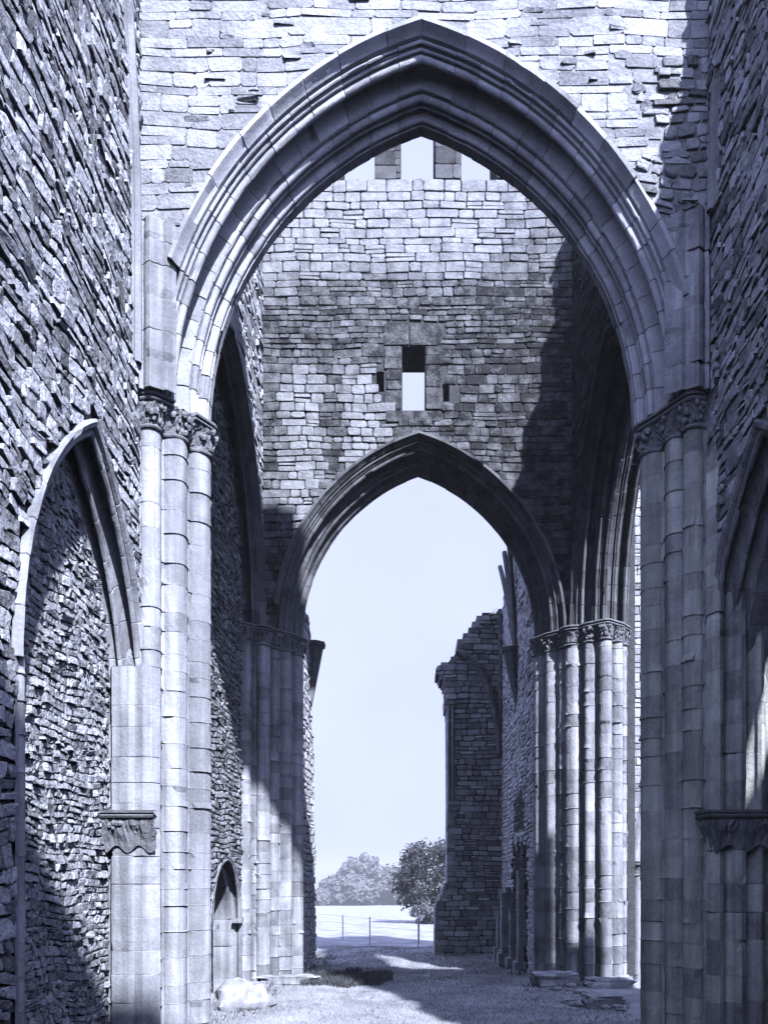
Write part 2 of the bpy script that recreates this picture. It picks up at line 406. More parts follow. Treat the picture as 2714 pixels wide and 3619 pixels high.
P_BK = [(.80,.0),(.90,.0)]+arc(.965,.10,.05,-90,80,5)+[(1.06,.20)]+arc(1.12,.30,.05,-90,80,5)+[(1.22,.40),(1.30,.46)]+arc(1.40,.57,.06,-90,80,5)+[(1.5,.68),(1.603,.80),(1.603,.9)]
def arch_parts(root, A, mat, T=1.6, seg=.42, hoodskip=None, back=True, tone=(.25,.85)):
    for sd in (-1, 1):
        m = MB(); A.sweep(m, P_HOOD, .6, tone, skip=hoodskip, sides=(sd,)); part(m, 'hood_mould', mat, root, True)
    m = MB(); A.sweep(m, P_OUT, seg, tone); part(m, 'outer_arch_order', mat, root, True)
    m = MB(); A.sweep(m, P_IN, seg*.9, tone); part(m, 'inner_arch_order', mat, root, True)
    if back:
        m = MB(); A.sweep(m, P_BK if A is A1 else mirror(P_OUT+P_IN, T), seg, tone); part(m, 'rear_arch_order', mat, root, True)
def smooth_fix(o):
    pass

# ================================================================== NEAR CROSSING ARCH WALL
W1 = empty('archway_wall', 'near tall wall of pale stone pierced by the largest moulded pointed arch', 'arch wall', 'crossing arch walls')
m = MB()
A1.slab(m, .56, XL-T, XR+T, -.3, A1.apex(.80), .012, .96, .5)
A1.slab(m, .80, XL-T, XR+T, -.3, A1.apex(.80), .963, T, .5)
z = A1.apex(.80)+.001
x = XL-T
while x < XR+T-.01:        # ruined wall head, lower to the right
    b = min(x+U(.22,.45), XR+T); q = (x+b)/2
    h_ = 20.2 if q < .65 else (20.2-(q-.65)*1.8 if q < 1.15 else max(16.6, 19.2-(q-1.15)*2.2))
    m.box(MF1, x, b, z, h_+U(-.12,.12), .012, T); x = b
part(m, 'wall_core', M_MORTP, W1)
m = MB()
cl = A1.clip(.58)
keep = lambda u, z: not A1.inside(u, z, .62)
rough = lambda u, z: u > 3.15+.25*sin(z*3) and z < 14.0+.3*sin(u*7)
stones(m, MF1, XL-.0, XR, 11.75, 16.4, (.11,.27), (.18,.80), (-.003,.007), (.000,.010), cl, .05, (.45,.95), lambda u, z: keep(u, z) and not rough(u, z), .012, .5, (-.006,.007))
stones(m, MF1, 2.6, XR, 11.75, 16.4, (.08,.2), (.12,.4), (.0,.04), (.004,.03), cl, .12, (.2,.95), lambda u, z: keep(u, z) and rough(u, z), .02, .5)
for q in range(70):       # spalled hollows and lumps of bedding mortar
    u, z = U(XL, XR), U(11.8, 15.6)
    if A1.inside(u, z, .75): continue
    stones(m, MF1, u, u+U(.08,.35), z, z+U(.03,.09), (.3,.4), (.5,.6), (.01,.025), (.0,.002), None, .0, (.3,.9), None, .02, .9)
part(m, 'facing_stones', M_FACE, W1)
# broken rubble near right corner where wall rib was torn away, ashlar springers below
arch_parts(W1, A1, M_VOUS, hoodskip=lambda s, f: (s == 1 and (.955 < f or .80 < f < .84 or f < .22)) or (s == -1 and f < .26))
pl = pier(W1, A1, -1, -.3, M_ASH, tone=(.55,.95), label='sunlit pale clustered pier at left of the near arch', broken=lambda f: .20 < f < .34)
pr = pier(W1, A1, 1, -.3, M_ASHR, sh=[(v, t+.13*(t < .6), r) for v, t, r in SH], core=[(v, t+.13*(t < .45)) for v, t in CORE], tone=(.35,1.0), label='shaded weathered clustered pier at right of the near arch')
# vault springers in the corners
for sx, xx, wd in ((1, XL, .52), (-1, XR, .62)):
    m = MB()
    lv = [(-.02,.0),(.0,-.10),(.05,-.16),(.10,-.13),(.15,-.18),(.21,-.21),(.26,-.17),(.31,-.15),(.36,-.11),(.42,-.12),(.48,-.06),(wd,.0)]
    zt = 11.75 if sx == 1 else 11.9
    prism(m, lambda p, z: (xx+sx*p[0], F1+.0+p[1], z), lv, A1.zs, zt, (.3,.5), tone=(.4,.8), groups=list(range(len(lv))))
    m.poly([(xx+sx*p[0], F1+p[1], zt) for p in lv], .5)
    part(m, 'springer', M_ASH if sx == 1 else M_ASHD, W1)

# ================================================================== FAR CROSSING ARCH WALL
W2 = empty('archway_wall', 'far tower wall of small squared stones with slit window above a smaller pointed arch', 'arch wall', 'crossing arch walls')
def grid_slab(mb, M, us, zs, holes, v0, v1, tone=.5):
    for i in range(len(us)-1):
        for j in range(len(zs)-1):
            cu, cz = (us[i]+us[i+1])/2, (zs[j]+zs[j+1])/2
            if any(h[0] < cu < h[1] and h[2] < cz < h[3] for h in holes): continue
            mb.box(M, us[i], us[i+1], zs[j], zs[j+1], v0, v1, tone)
m = MB()
zt2 = A2.apex(.56)
A2.slab(m, .56, XL-T, XR+T, -.5, zt2, .02, T, .5)
SL = (-.20, .40, 14.62, 16.26)
H1 = (-.86, -.66, 15.1, 15.62); H2 = (.84, 1.02, 14.85, 15.3)
wins2 = [(-1.80, -.90), (-.24, .65), (1.33, 2.22)]
uu = sorted({XL-T, XR+T, *SL[:2], *H1[:2], *H2[:2]}); zz = sorted({zt2, 17.6, *SL[2:], *H1[2:], *H2[2:]})
grid_slab(m, MF2, uu, zz, [SL, H1, H2], .02, 1.06)
SLB = (SL[0]-.25, SL[1]+.25, SL[2]-.3, SL[3]+.9)
uu2 = sorted({XL-T, XR+T, *SLB[:2]}); zz2 = sorted({zt2, 17.6, *SLB[2:]})
grid_slab(m, MF2, uu2, zz2, [SLB], 1.06, T)
m.box(MF2, XL-T, XR+T, 17.6, 20.55, .02, T)
us = [XL-T]
for a, b in wins2: us += [a, b]
us.append(XR+T)
for i in range(0, len(us), 2): m.box(MF2, us[i], us[i+1], 20.55, 24.0, .02, T)
m.box(MF2, XL-T, XR+T, 24.0, TOP, .02, T)
for h in (H1, H2): m.box(MF2, h[0]-.02, h[1]+.02, h[2]-.02, h[3]+.02, .45, .5, .1)
part(m, 'wall_core', M_MORTD, W2)
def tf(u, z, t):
    # sun patches, sunlit top band and shadier right side painted into stone tones
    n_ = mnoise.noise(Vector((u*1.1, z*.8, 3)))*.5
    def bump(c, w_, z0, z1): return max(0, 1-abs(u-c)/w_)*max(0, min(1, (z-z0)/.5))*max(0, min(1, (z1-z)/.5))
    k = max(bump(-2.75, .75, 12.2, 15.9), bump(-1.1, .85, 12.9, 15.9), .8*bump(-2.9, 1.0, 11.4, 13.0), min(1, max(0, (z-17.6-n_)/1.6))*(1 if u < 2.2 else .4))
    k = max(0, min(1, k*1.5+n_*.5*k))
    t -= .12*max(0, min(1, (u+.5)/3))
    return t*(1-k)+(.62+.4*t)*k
m = MB()
SUR = [(-1.0,-.22,16.28,16.95),(-.22,.42,16.28,16.72),(.42,1.1,16.28,16.95),(-.62,-.21,15.9,16.27),(-.9,-.21,16.0,16.27),(.41,1.05,15.75,16.27)]
def keep2(u, z):
    if A2.inside(u, z, .60): return False
    if -.66 < u < .86 and 14.30 < z < 16.85: return False
    for h in (H1, H2):
        if h[0]-.08 < u < h[1]+.08 and h[2]-.05 < z < h[3]+.05: return False
    return True
cl2 = A2.clip(.58)
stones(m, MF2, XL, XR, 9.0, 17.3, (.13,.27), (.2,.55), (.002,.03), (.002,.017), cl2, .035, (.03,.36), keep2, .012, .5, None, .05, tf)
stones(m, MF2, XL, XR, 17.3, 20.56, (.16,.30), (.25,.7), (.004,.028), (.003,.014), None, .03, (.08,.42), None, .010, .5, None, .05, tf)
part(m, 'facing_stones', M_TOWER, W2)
m = MB()
for (a, b, c, d) in [(-.66,-.21,14.62,15.12),(-.60,-.21,15.13,15.66),(-.66,-.21,15.67,16.26),(.41,.86,14.62,15.2),(.41,.80,15.21,15.78),(.41,.86,15.79,16.26),
                     (-.66,-.02,16.28,16.85),(-.01,.86,16.28,16.85),(-.62,.10,14.30,14.60),(.11,.84,14.30,14.60)]:
    stones(m, MF2, a, b, c, d, (d-c, d-c+.001), (b-a+.2, b-a+.21), (.02,.03), (.004,.006), None, 0, (.06,.20), None, .004, .2)
part(m, 'window_surround', M_TOWER, W2)
for a, b in [(-.90,-.24),(.65,1.33),(2.22, XR),(XL,-1.80)]:
    m = MB()
    stones(m, MF2, a, b, 20.58, 24.0, (.3,.5), (.3,.7), (.0,.02), (.002,.006), None, .01, (.1,.6), None, .008, .4)
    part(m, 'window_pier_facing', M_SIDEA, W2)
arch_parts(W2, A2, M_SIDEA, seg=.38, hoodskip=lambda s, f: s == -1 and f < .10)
pier(W2, A2, -1, -.45, M_ASHD, tone=(.3,.95), label='clustered pier at left of the far arch, dark above and sunlit at foot')
pier(W2, A2, 1, -.30, M_ASHD, tone=(.4,1.0), label='clustered pier at right of the far arch with sun on its upper shafts')

# ================================================================== CROSSING SIDE WALLS
MCL = lambda u, z, v: (XL-v, u, z)
MCR = lambda u, z, v: (XR+v*.83, u, z)
ACL = Arch(MCL, 16.5, 8.956, 3.0, 4.4)
ACR = Arch(MCR, 16.5, 8.956, 3.0, 4.4)
Y0, Y1 = F1+T+.003, F2+.017
WL = empty('side_arch_wall', 'left wall between the two arches, its tall side arch blocked with rubble', 'arch wall')
m = MB(); ACL.slab(m, .56, Y0, Y1, -.3, TOP, .02, T); part(m, 'wall_core', M_MORTD, WL)
m = MB(); stones(m, MCL, Y0+.02, Y1-.02, 9.4, 19, (.13,.26), (.2,.5), (.01,.05), (.008,.022), ACL.clip(.58), .05, (.2,.9), lambda u, z: not ACL.inside(u, z, .62))
part(m, 'facing_stones', M_TOWL, WL)
arch_parts(WL, ACL, M_SIDEA, back=False)
for s in (-1, 1): pier(WL, ACL, s, -.3, M_ASHD, tone=(.4,.9), plinth=False, nleaf=30)
# rubble blocking with a low round-headed recess
MB2 = lambda u, z, v: (XL-.42-v, u, z)
AD = Arch(MB2, 18.15, 1.55, 1.25, 1.32)
m = MB(); AD.slab(m, .22, 13.2, 19.8, -.3, 9.0, .03, .9); m.box(MB2, 13.2, 19.8, 9.0, 13.6, .03, .9); m.box(MB2, 13.2, 19.8, -.3, 4.2, 1.12, 1.2, .9)
part(m, 'blocking_core', M_MORTD, WL)
m = MB(); stones(m, MB2, 13.2, 19.8, -.1, 13.4, (.08,.16), (.1,.26), (.01,.05), (.006,.018), AD.clip(.24), .08, (.2,.95), lambda u, z: not AD.inside(u, z, .24), .014, .8)
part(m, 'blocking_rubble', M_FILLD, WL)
m = MB()
AD.sweep(m, [(-.06,.22),(-.06,.17)]+arc(.0,.13,.05,130,280,5)+arc(.12,.10,.06,150,10,4)+arc(.24,.03,.06,120,290,5)+[(.32,-.02),(.9,-.02)], .5, (.5,.9))
cs = [(-.3,.1),(.1,.5),(.5,.9),(.9,1.25),(1.25,1.55)]
for s in (-1, 1):
    prism(m, lambda p, z: MB2(AD.cu+s*(AD.h+p[1]), z, p[0]), [(-.06,.22),(-.06,.17),(.0,.08),(.06,.13),(.12,.04),(.2,.03),(.24,-.03),(.32,-.02),(.9,-.02)], -.3, 1.55, cs=cs, tone=(.5,.9))
part(m, 'recess_arch', M_ASH, WL, True)
for s in (-1, 1):
    m = MB(); m.box(MB2, AD.cu+s*AD.h-.12, AD.cu+s*AD.h+.2, 1.47, 1.57, -.10, .1, .7)
    part(m, 'impost', M_ASH, WL)

WR = empty('side_arch_wall', 'right wall between the two arches with a tall open side arch', 'arch wall')
m = MB(); ACR.slab(m, .56, Y0, Y1, -.3, ACR.apex(.56)+.01, .02, T)
for ya, yb, hh in ((Y0,15.2,15.3),(15.2,17.6,15.9),(17.6,18.6,16.8),(18.6,19.3,17.9),(19.3,Y1,19.5)): m.box(MCR, ya, yb, ACR.apex(.56)+.012, hh, .02, T); part(m, 'wall_core', M_MORTD, WR)
m = MB(); stones(m, MCR, Y0+.02, Y1-.02, 9.4, 19.5, (.13,.26), (.2,.5), (.01,.05), (.008,.022), ACR.clip(.58), .05, (.1,.8), lambda u, z: not ACR.inside(u, z, .62) and z < (15.2 if u < 15.2 else 15.8 if u < 17.6 else 16.7 if u < 18.6 else 17.8 if u < 19.3 else 19.4))
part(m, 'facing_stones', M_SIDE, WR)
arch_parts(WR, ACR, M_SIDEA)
for s in (-1, 1): pier(WR, ACR, s, -.3, M_ASHD, tone=(.3,.9), plinth=(s == 1))

# corner shafts tying the far piers together
for xx, pr_ in ((XR-.02, WR), (XL+.02, WL)):
    m = MB(); prism(m, lambda p, z: (xx+p[0], F2-.09+p[1], z), circle(.21, 26, .15, -pi/2), -.3, 8.56, (.26,.44), close=True, tone=(.3,.9))
    co_ = part(m, 'corner_shaft', M_ASHD, pr_)
    m = MB(); rows = []
    for k, (o, dz) in enumerate(CAPP):
        if o < -.1: o = -.2
        rows.append([(xx+(.21+o+(U(-.01,.04) if 5 <= k <= 10 else 0))*cos(2*pi*q/40), F2-.09+(.21+o+(U(-.01,.04) if 5 <= k <= 10 else 0))*sin(2*pi*q/40), 8.953+dz) for q in range(40)])
    m.quadgrid(rows, .5, close=True); part(m, 'capital', M_CARV, co_)
# ================================================================== NEAR SIDE WALLS (presbytery)
def side_wall(M, root, H, recess, rub, blocked, ashm, jt, seed):
    random.seed(seed)
    A = Arch(M, 9.47, 4.72, 1.52, 2.95)
    m = MB(); A.slab(m, .30, 7.4, F1+.017, -.3, 8.5, .06, T)
    for (ya, yb, hh) in H: m.box(M, ya, yb, 8.5 if ya >= 7.4 else -.3, hh, .06, T)
    part(m, 'wall_core', M_MORT, root)
    m = MB()
    kp = lambda u, z: not A.inside(u, z, .34) and not (z < 6.0 and u > 10.98) and z < [h for (a, b, h) in H if a <= u <= b or b == H[-1][1]][0]-.05
    stones(m, M, 5.2, F1, -.3, 15.9, (.09,.23), (.09,.34), (.0,.030), (.002,.026), A.clip(.34), .13, (.15,1.0), kp, .026, .8, (-.002,.012), .09)
    part(m, 'facing_rubble', rub, root)
    m = MB(); tt = jt
    A.sweep(m, [(.03,.36),(-.05,.36),(-.07,.33),(-.05,.28),(-.01,.26)], .45, tt, jit=.003); part(m, 'hood_mould', ashm, root, True)
    m = MB()
    PO = [(-.005,.265)]+arc(.035,.225,.045,120,290,6)+arc(.125,.20,.085,165,0,7)+[(.215,.155)]
    PI = [(.215,.156)]+arc(.245,.12,.04,120,290,5)+arc(.325,.09,.07,165,0,6)+[(.40,.02),(.42,.0),(recess,.0)]
    A.sweep(m, PO+PI, .45, tt, jit=.003); part(m, 'moulded_arch', ashm, root, True)
    # jambs with shafts
    for s in (-1, 1):
        j = MB(); cs = courses(-.3, A.zs, (.26,.46))
        pl_ = [(-.005,.70),(-.005,.26),(.06,.25),(.10,.13),(.17,.15),(.17,.11),(.26,.10),(.30,.0),(recess,.0)]
        if s == -1: pl_[0] = (-.005,.36)
        prism(j, lambda p, z: M(A.cu+s*(A.h+p[1]), z, p[0]), pl_, -.3, A.zs, cs=cs, tone=tt, groups=list(range(9)))
        jo = part(j, 'jamb', ashm, root)
        for (v, t, r) in ((.03,.24,.065),(.21,.12,.065)):
            q = MB(); prism(q, lambda p, z: M(A.cu+s*(A.h+t+p[1]), z, v+p[0]), circle(r, 14), -.3, A.zs, cs=cs, close=True, tone=tt); part(q, 'shaft', ashm, jo)
    return A
LW = empty('side_wall', 'left rough rubble wall in raking sun with a blocked pointed arch', 'wall', 'rubble side walls')
AL = side_wall(ML, LW, ((-3.0,6.0,4.5),(6.0,7.4,12.0),(7.4,F1+.017,18.0)), .55, M_RUB, True, M_ASH, (.5,.95), 11)
MLB = lambda u, z, v: (XL-.40-v, u, z)
m = MB(); m.box(MLB, 7.2, 11.09, -.3, 8.6, .03, .6); part(m, 'blocking_core', M_MORT, LW)
m = MB(); stones(m, MLB, 7.3, 11.08, -.3, 8.5, (.06,.13), (.06,.20), (.0,.035), (-.002,.012), None, .09, (.3,1.0), None, .014, .9)
part(m, 'blocking_rubble', M_RUBFILL, LW)
RWL = empty('side_wall', 'right shaded rubble wall with an open pointed arch and clustered jamb', 'wall', 'rubble side walls')
AR = side_wall(MR, RWL, ((-3.0,7.4,4.0),(7.4,8.4,8.6),(8.4,9.7,13.6),(9.7,10.4,14.4),(10.4,F1+.017,15.6)), T, M_RUB, False, M_ASHD, (.2,.8), 12)
random.seed(21)
# ashlar strips beside the corner (above/below the jamb capitals)
def corbel(root, M, z, u0, u1, v0, v1, name='corbel_capital'):
    """u along wall, v depth; projecting carved capital"""
    m = MB(); prof = [(.0,-.52),(.02,-.40),(.06,-.30),(.10,-.20),(.12,-.13),(.10,-.11),(.15,-.10),(.17,-.07),(.14,-.05),(.17,-.035),(.18,0),(-.05,.002)]
    n = 26; rows = []
    for k, (o, dz) in enumerate(prof):
        row = []
        for i in range(n*2+1):
            f = i/(2*n)
            if f < .5: u, v, du, dv = u0-o, v0-o+(v1-v0+o)*(1-f*2), -1, 0
            else: u, v = u0-o+(u1-u0+o)*(f*2-1), v0-o
            if 1 <= k <= 4: u += U(-.016,.012); v += U(-.016,.012)
            row.append(M(u, z+dz*(1+ (.10*sin(i*.55) if k < 3 else 0)), v))
        rows.append(row)
    m.quadgrid(rows, .5)
    for q in range(40):
        f = R(); dz = U(-.32,-.14); o = .12+(dz+.14)*.5; s_ = U(.02,.04)
        if R() < .5: c = (u0-o, v0+(v1-v0)*f)
        else: c = (u0+(u1-u0)*f, v0-o)
        rows = [[M(c[0]+s_*cos(th)*cos(2*pi*b/6), z+dz+s_*1.2*sin(th), c[1]+s_*cos(th)*sin(2*pi*b/6)) for b in range(6)] for th in [-pi/2+pi*a/4 for a in range(5)]]
        m.quadgrid(rows, U(.3,.8), close=True)
    part(m, name, M_CARV, root)
# ashlar pilaster faces seen at the corner (facing the camera)
m = MB()
pp = [(-.42,.25),(-.30,-.0),(-.18,-.03),(-.05,-.05),(.02,-.01),(.14,-.04),(.26,-.02),(.34,.10)]
prism(m, lambda p, z: (XL+p[0], 10.86+p[1], z), pp, -.3, 5.5, (.28,.5), tone=(.55,.95), groups=list(range(8)))
m.poly([(XL+p[0], 10.86+p[1], 5.5) for p in pp], .6)
part(m, 'corner_pilaster', M_ASH, LW)
corbel(LW, lambda u, z, v: (XL+u, v, z), 3.50, -.36, .34, 10.80, 11.0)
m = MB()
pp = [(.80,.15)]+[(.72,.10)]+[(.60+.07*cos(a), .02-.07*sin(a)) for a in (0,.8,1.57,2.3,3.1)]+[(.42,.06)]+[(.30+.10*cos(a), -.02-.10*sin(a)) for a in (0,.8,1.57,2.3,3.1)]+[(.12,.04)]+[(.02+.08*cos(a), -.01-.08*sin(a)) for a in (0,.8,1.57,2.3,3.1)]+[(-.10,.10)]
pp = pp[::-1]
prism(m, lambda p, z: (XR+p[0], 10.82+p[1], z), pp, -.3, 8.4, (.30,.5), tone=(.2,.95), groups=[i//3 for i in range(len(pp))])
part(m, 'corner_pilaster', M_ASHR, RWL)
corbel(RWL, lambda u, z, v: (XR+u, v, z), 3.50, -.06, .9, 10.72, 11.0)
# wall ribs climbing from the corner springers
def tube(mb, pts, r, n=8, tone=.5, taper=None):
    rows = []
    for i, p in enumerate(pts):
        a = Vector(pts[max(i-1, 0)]); b = Vector(pts[min(i+1, len(pts)-1)]); d = (b-a).normalized()
        x = d.cross(Vector((0, 0, 1)) if abs(d.z) < .95 else Vector((1, 0, 0))).normalized(); y = d.cross(x)
        rr = r if taper is None else r*taper(i/(len(pts)-1))
        rows.append([tuple(Vector(p)+x*rr*cos(2*pi*k/n)+y*rr*sin(2*pi*k/n)) for k in range(n)])
    mb.quadgrid(rows, tone, close=True)
for root, xx, sg, mt, zt, zb in ((LW, XL, 1, M_ASH, 17.9, 9.7), (RWL, XR, -1, M_ASHD, 13.4, 11.8)):
    m = MB(); n = 16
    for dx, dy, r in ((.03, 0, .07), (.0, -.10, .04)):
        pts = []
        for i in range(n):
            z = zb+(zt-zb)*i/(n-1); k = max(0, z-11.7)
            pts.append((xx+sg*dx, F1-.20+dy-.035*k*k*.9-.05*k, z))
        tube(m, pts, r, 10, .6)
    part(m, 'wall_rib', mt, root, True)

# unseen east wall, heights shaped to cast low shade on the left wall
EW = empty('unseen_end_wall', 'rough stone end wall behind the viewer, stepped to shade the left wall', 'wall')
m = MB(); ME_ = lambda u, z, v: (u, -3.0-v, z)
for (a, b, h) in ((XL-T,-.4,4.2),(-.4,.6,9.5),(.6,5.0,15.5),(5.0,XR+T,11.0)): m.box(ME_, a, b, -.3, h, .003, 1.2)
part(m, 'wall_core', M_MORT, EW)
# unseen walls added on the sunny side to shade the jamb and far pier
CW = empty('shade_wall', 'unseen plain stone wall added beyond the right rubble wall to shade its arch', 'wall')
m = MB(); m.box(lambda u, z, v: (7.4+v, u, z), 3.0, F1, -.3, 9.5, .0, .9); part(m, 'wall_core', M_MORT, CW)
TE = empty('transept_wall', 'unseen broken stone wall added right of the near arch wall to shade the far pier', 'wall')  # added unseen wall, there to shade the far pier
m = MB(); m.box(MF1, XR+T+.003, 7.2, -.3, 13.4, .02, 1.0); m.box(MF1, 7.2, 8.0, -.3, 12.6, .02, 1.0); m.box(MF1, 8.0, 8.5, -.3, 9.2, .02, 1.0); part(m, 'wall_core', M_MORT, TE)

# ================================================================== RIGHT TRANSEPT WALL
TW = empty('transept_wall', 'brightly sunlit stone wall beyond the right side arch with a small moulded arch', 'wall')
MT = lambda u, z, v: (u, 20.75+v, z)
AT = Arch(MT, 7.60, 3.0, 1.52, 3.2)
m = MB(); AT.slab(m, .2, XR+.83*T+.003, 13.0, -.4, 14.0, .02, 1.1); part(m, 'wall_core', M_MORT, TW)
m = MB(); stones(m, MT, XR+.83*T+.01, 9.5, .2, 13.9, (.14,.28), (.25,.7), (.002,.02), (.004,.014), AT.clip(.26), .03, (.5,1.0), lambda u, z: not AT.inside(u, z, .28))
part(m, 'facing_stones', M_FACE, TW)
m = MB(); AT.sweep(m, [(-.03,.28),(-.05,.22)]+arc(.02,.17,.05,120,280,5)+arc(.12,.11,.05,150,10,4)+arc(.22,.05,.05,120,280,5)+[(.28,.0),(1.1,.0)], .4, (.4,.8)); part(m, 'moulded_arch', M_ASHD, TW, True)
for s in (-1, 1):
    j = MB(); prism(j, lambda p, z: MT(AT.cu+s*(AT.h+p[1]), z, p[0]), [(-.01,.28),(.03,.16),(.16,.12),(.2,.02),(1.1,.02)], -.4, 3.0, (.3,.45), tone=(.6,1)); jo = part(j, 'jamb', M_ASH, TW)
    q = MB(); prism(q, lambda p, z: MT(AT.cu+s*(AT.h+.10+p[1]), z, .05+p[0]), circle(.09, 14), -.4, 2.8, (.4,.9), close=True, tone=(.6,.9)); part(q, 'shaft', M_ASH, jo)
    q = MB(); sh_ = [(.05,.10,.09)]
    for (r, z) in ((.12, 2.76), (.14, 2.80)): pass
    rows = [[MT(AT.cu+s*(AT.h+.10)+r*cos(2*pi*k/16), z, .05+r*sin(2*pi*k/16)) for k in range(16)] for r, z in ((.10,2.62),(.13,2.64),(.10,2.67),(.12,2.76),(.17,2.88),(.16,2.90),(.22,2.91),(.23,2.95),(.20,2.97),(.24,3.0),(.1,3.003))]
    q.quadgrid(rows, .5, close=True); part(q, 'capital', M_CARV, jo)

# ================================================================== NAVE WALLS
MNR = lambda u, z, v: (3.5+v, u, z)
MNL = lambda u, z, v: (-3.15-v, u, z)
def ragged(mb, M, u0, u1, top, z0, v0, v1, step=.35, holes=(), tone=.5):
    u = u0
    while u < u1-1e-6:
        b = min(u+step, u1); zt = top((u+b)/2)
        segs = [(z0, zt)]
        for h in holes:
            if h[0] < (u+b)/2 < h[1]: segs = [(z0, h[2]), (h[3], zt)] if h[2] > z0+.01 else [(h[3], zt)]
        for a, c in segs: mb.box(M, u, b, a, c, v0, v1, tone)
        u = b
NR = empty('nave_wall', 'pale ruined nave wall running away beyond the far arch at right', 'wall', 'ruined nave walls')
NW = (22.3, 26.0, 4.05, 5.25); ND = (22.6, 27.2, -.4, 3.9)
def topR(u): return 16.0 if u < 26.6 else (14.4 if u < 27.8 else (13.2 if u < 28.9 else 12.6))+.5*sin(u*5)
m = MB(); us_ = []
ragged(m, MNR, F2+T, 29.8, topR, -.5, .02, 1.1, .4, ())
part(m, 'wall_core', M_MORTP, NR)
m = MB()
def hole(u, z): return (24.0 < u < 26.3 and 4.05 < z < 5.3+.15*sin(u*9)) or (23.4 < u < 26.6 and z < 3.7+.3*sin(u*6)) or (26.6 < u < 28.8 and z < 2.2)
stones(m, MNR, F2+T+.05, 29.78, -.4, 16.0, (.10,.2), (.2,.5), (.01,.045), (.004,.016), None, .05, (.6,1.0), lambda u, z: z < topR(u)-.05 and not hole(u, z), .014, .7)
part(m, 'facing_stones', M_WHITE, NR)
m = MB()      # window and doorway openings: their shade painted as dark stones on the wall
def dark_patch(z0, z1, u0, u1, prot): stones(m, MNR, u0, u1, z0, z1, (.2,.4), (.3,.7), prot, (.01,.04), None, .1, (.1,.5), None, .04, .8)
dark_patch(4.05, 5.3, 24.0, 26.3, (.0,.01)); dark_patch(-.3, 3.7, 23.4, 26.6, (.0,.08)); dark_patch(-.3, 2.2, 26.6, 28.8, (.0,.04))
part(m, 'painted_openings', M_DARK, NR)
m = MB()
for (u0, u1, z1, dv) in ((28.3,28.7,1.2,.35),(27.2,27.5,1.7,.3),(26.2,26.55,2.1,.45),(24.7,25.0,1.6,.35),(23.6,24.0,2.8,.25)):
    stones(m, lambda u, z, v: (3.5-dv+v, u, z), u0, u1, -.4, z1, (.25,.5), (.6,.7), (.0,.02), (.004,.01), None, 0, (.6,1), None, .01)
    m.box(MNR, u0+.02, u1-.02, -.4, z1-.03, -dv+.02, .03, .6)
    m.box(MNR, u0-.1, u1+.1, -.4, .05, -dv-.12, .03, .7)
part(m, 'jamb_stubs', M_FACE, NR)
m = MB()       # vault corbel and springing ribs
def taper_block(mb, M, uc, z0, z1, w0, w1, d0, d1, tone=.5):
    rows = []
    for f in (0, .15, .4, .7, .93, .94, 1):
        z = z0+(z1-z0)*f; w_ = w0+(w1-w0)*f; d = d0+(d1-d0)*f
        if f >= .94: w_ += .05; d += .05
        rows.append([M(uc-w_, z, .05), M(uc-w_, z, -d*.5), M(uc-w_*.5, z, -d), M(uc+w_*.5, z, -d), M(uc+w_, z, -d*.5), M(uc+w_, z, .05)])
    mb.quadgrid(rows, tone); mb.poly(rows[-1], tone); mb.poly(rows[0], tone)
taper_block(m, MNR, 25.6, 8.0, 10.0, .06, .35, .05, .50)
part(m, 'vault_corbel', M_CARV, NR)
m = MB()
for dy, sp in ((.35, .9), (-.1, .15), (.15, .5)):
    tube(m, [(3.44-.02*i, 25.6+dy*.3+sp*i*.22*(1+i*.06), 10.0+i*.42) for i in range(10)], .085, 7, .4)
tube(m, [(3.42, 29.65-.01*i, 8.4+i*.5) for i in range(9)], .10, 8, .3)
part(m, 'vault_rib', M_CARV, NR, True)
# west end fragment
EF = empty('end_wall_fragment', 'tall broken end wall fragment of dark coursed stone with half a window arch', 'wall')
ME = lambda u, z, v: (u, 29.8+v, z)
PR = [(-.6,.93),(1.3,.96),(1.5,.98),(2.43,1.40),(5.5,1.42),(8.8,1.40),(9.2,1.28),(9.5,1.36),(9.9,1.30),(10.4,.98),(10.55,1.0),(10.7,1.45),(11.08,1.75),(11.5,1.80),(11.87,2.19),(12.3,2.45),(12.57,2.75),(12.75,3.35)]
def ule(z):
    for (a, ua), (b, ub) in zip(PR, PR[1:]):
        if a <= z <= b: return ua+(ub-ua)*(z-a)/(b-a)
    return 3.4
m = MB(); z = -.6
while z < 12.7:
    m.box(ME, ule(z+.12)+.05, 4.6, z, min(z+.2, 12.75), .04, 1.5, .5); z += .2
part(m, 'wall_core', M_MORTD, EF)
m = MB()
stones(m, ME, .9, 3.52, -.5, 12.8, (.13,.26), (.22,.6), (.01,.05), (.008,.02), lambda u, z: (max(u, ule(z)), z), .03, (.1,.9), lambda u, z: u > ule(z)+.02, .012, .6)
part(m, 'facing_stones', M_TOWL, EF)
m = MB()     # sides: quoins on the jamb reveal
for i in range(60):
    z = -.5+i*.22
    if z > 12.4: break
    u = ule(z+.11); m.box(ME, u, u+.3, z+.008, z+.212, .0+U(0,.02), 1.5-U(0,.05), U(.2,.8))
part(m, 'jamb_stones', M_TOWL, EF)
m = MB()
tube(m, [(1.46, 29.76, 5.5+i*.4) for i in range(10)], .055, 8, .8); tube(m, [(1.62, 29.76, 5.5+i*.4) for i in range(10)], .045, 8, .8)
m.box(ME, 1.30, 1.72, 9.1, 9.22, -.12, .05, .5)
part(m, 'window_shaft', M_ASHD, EF, True)
m = MB(); pts = []
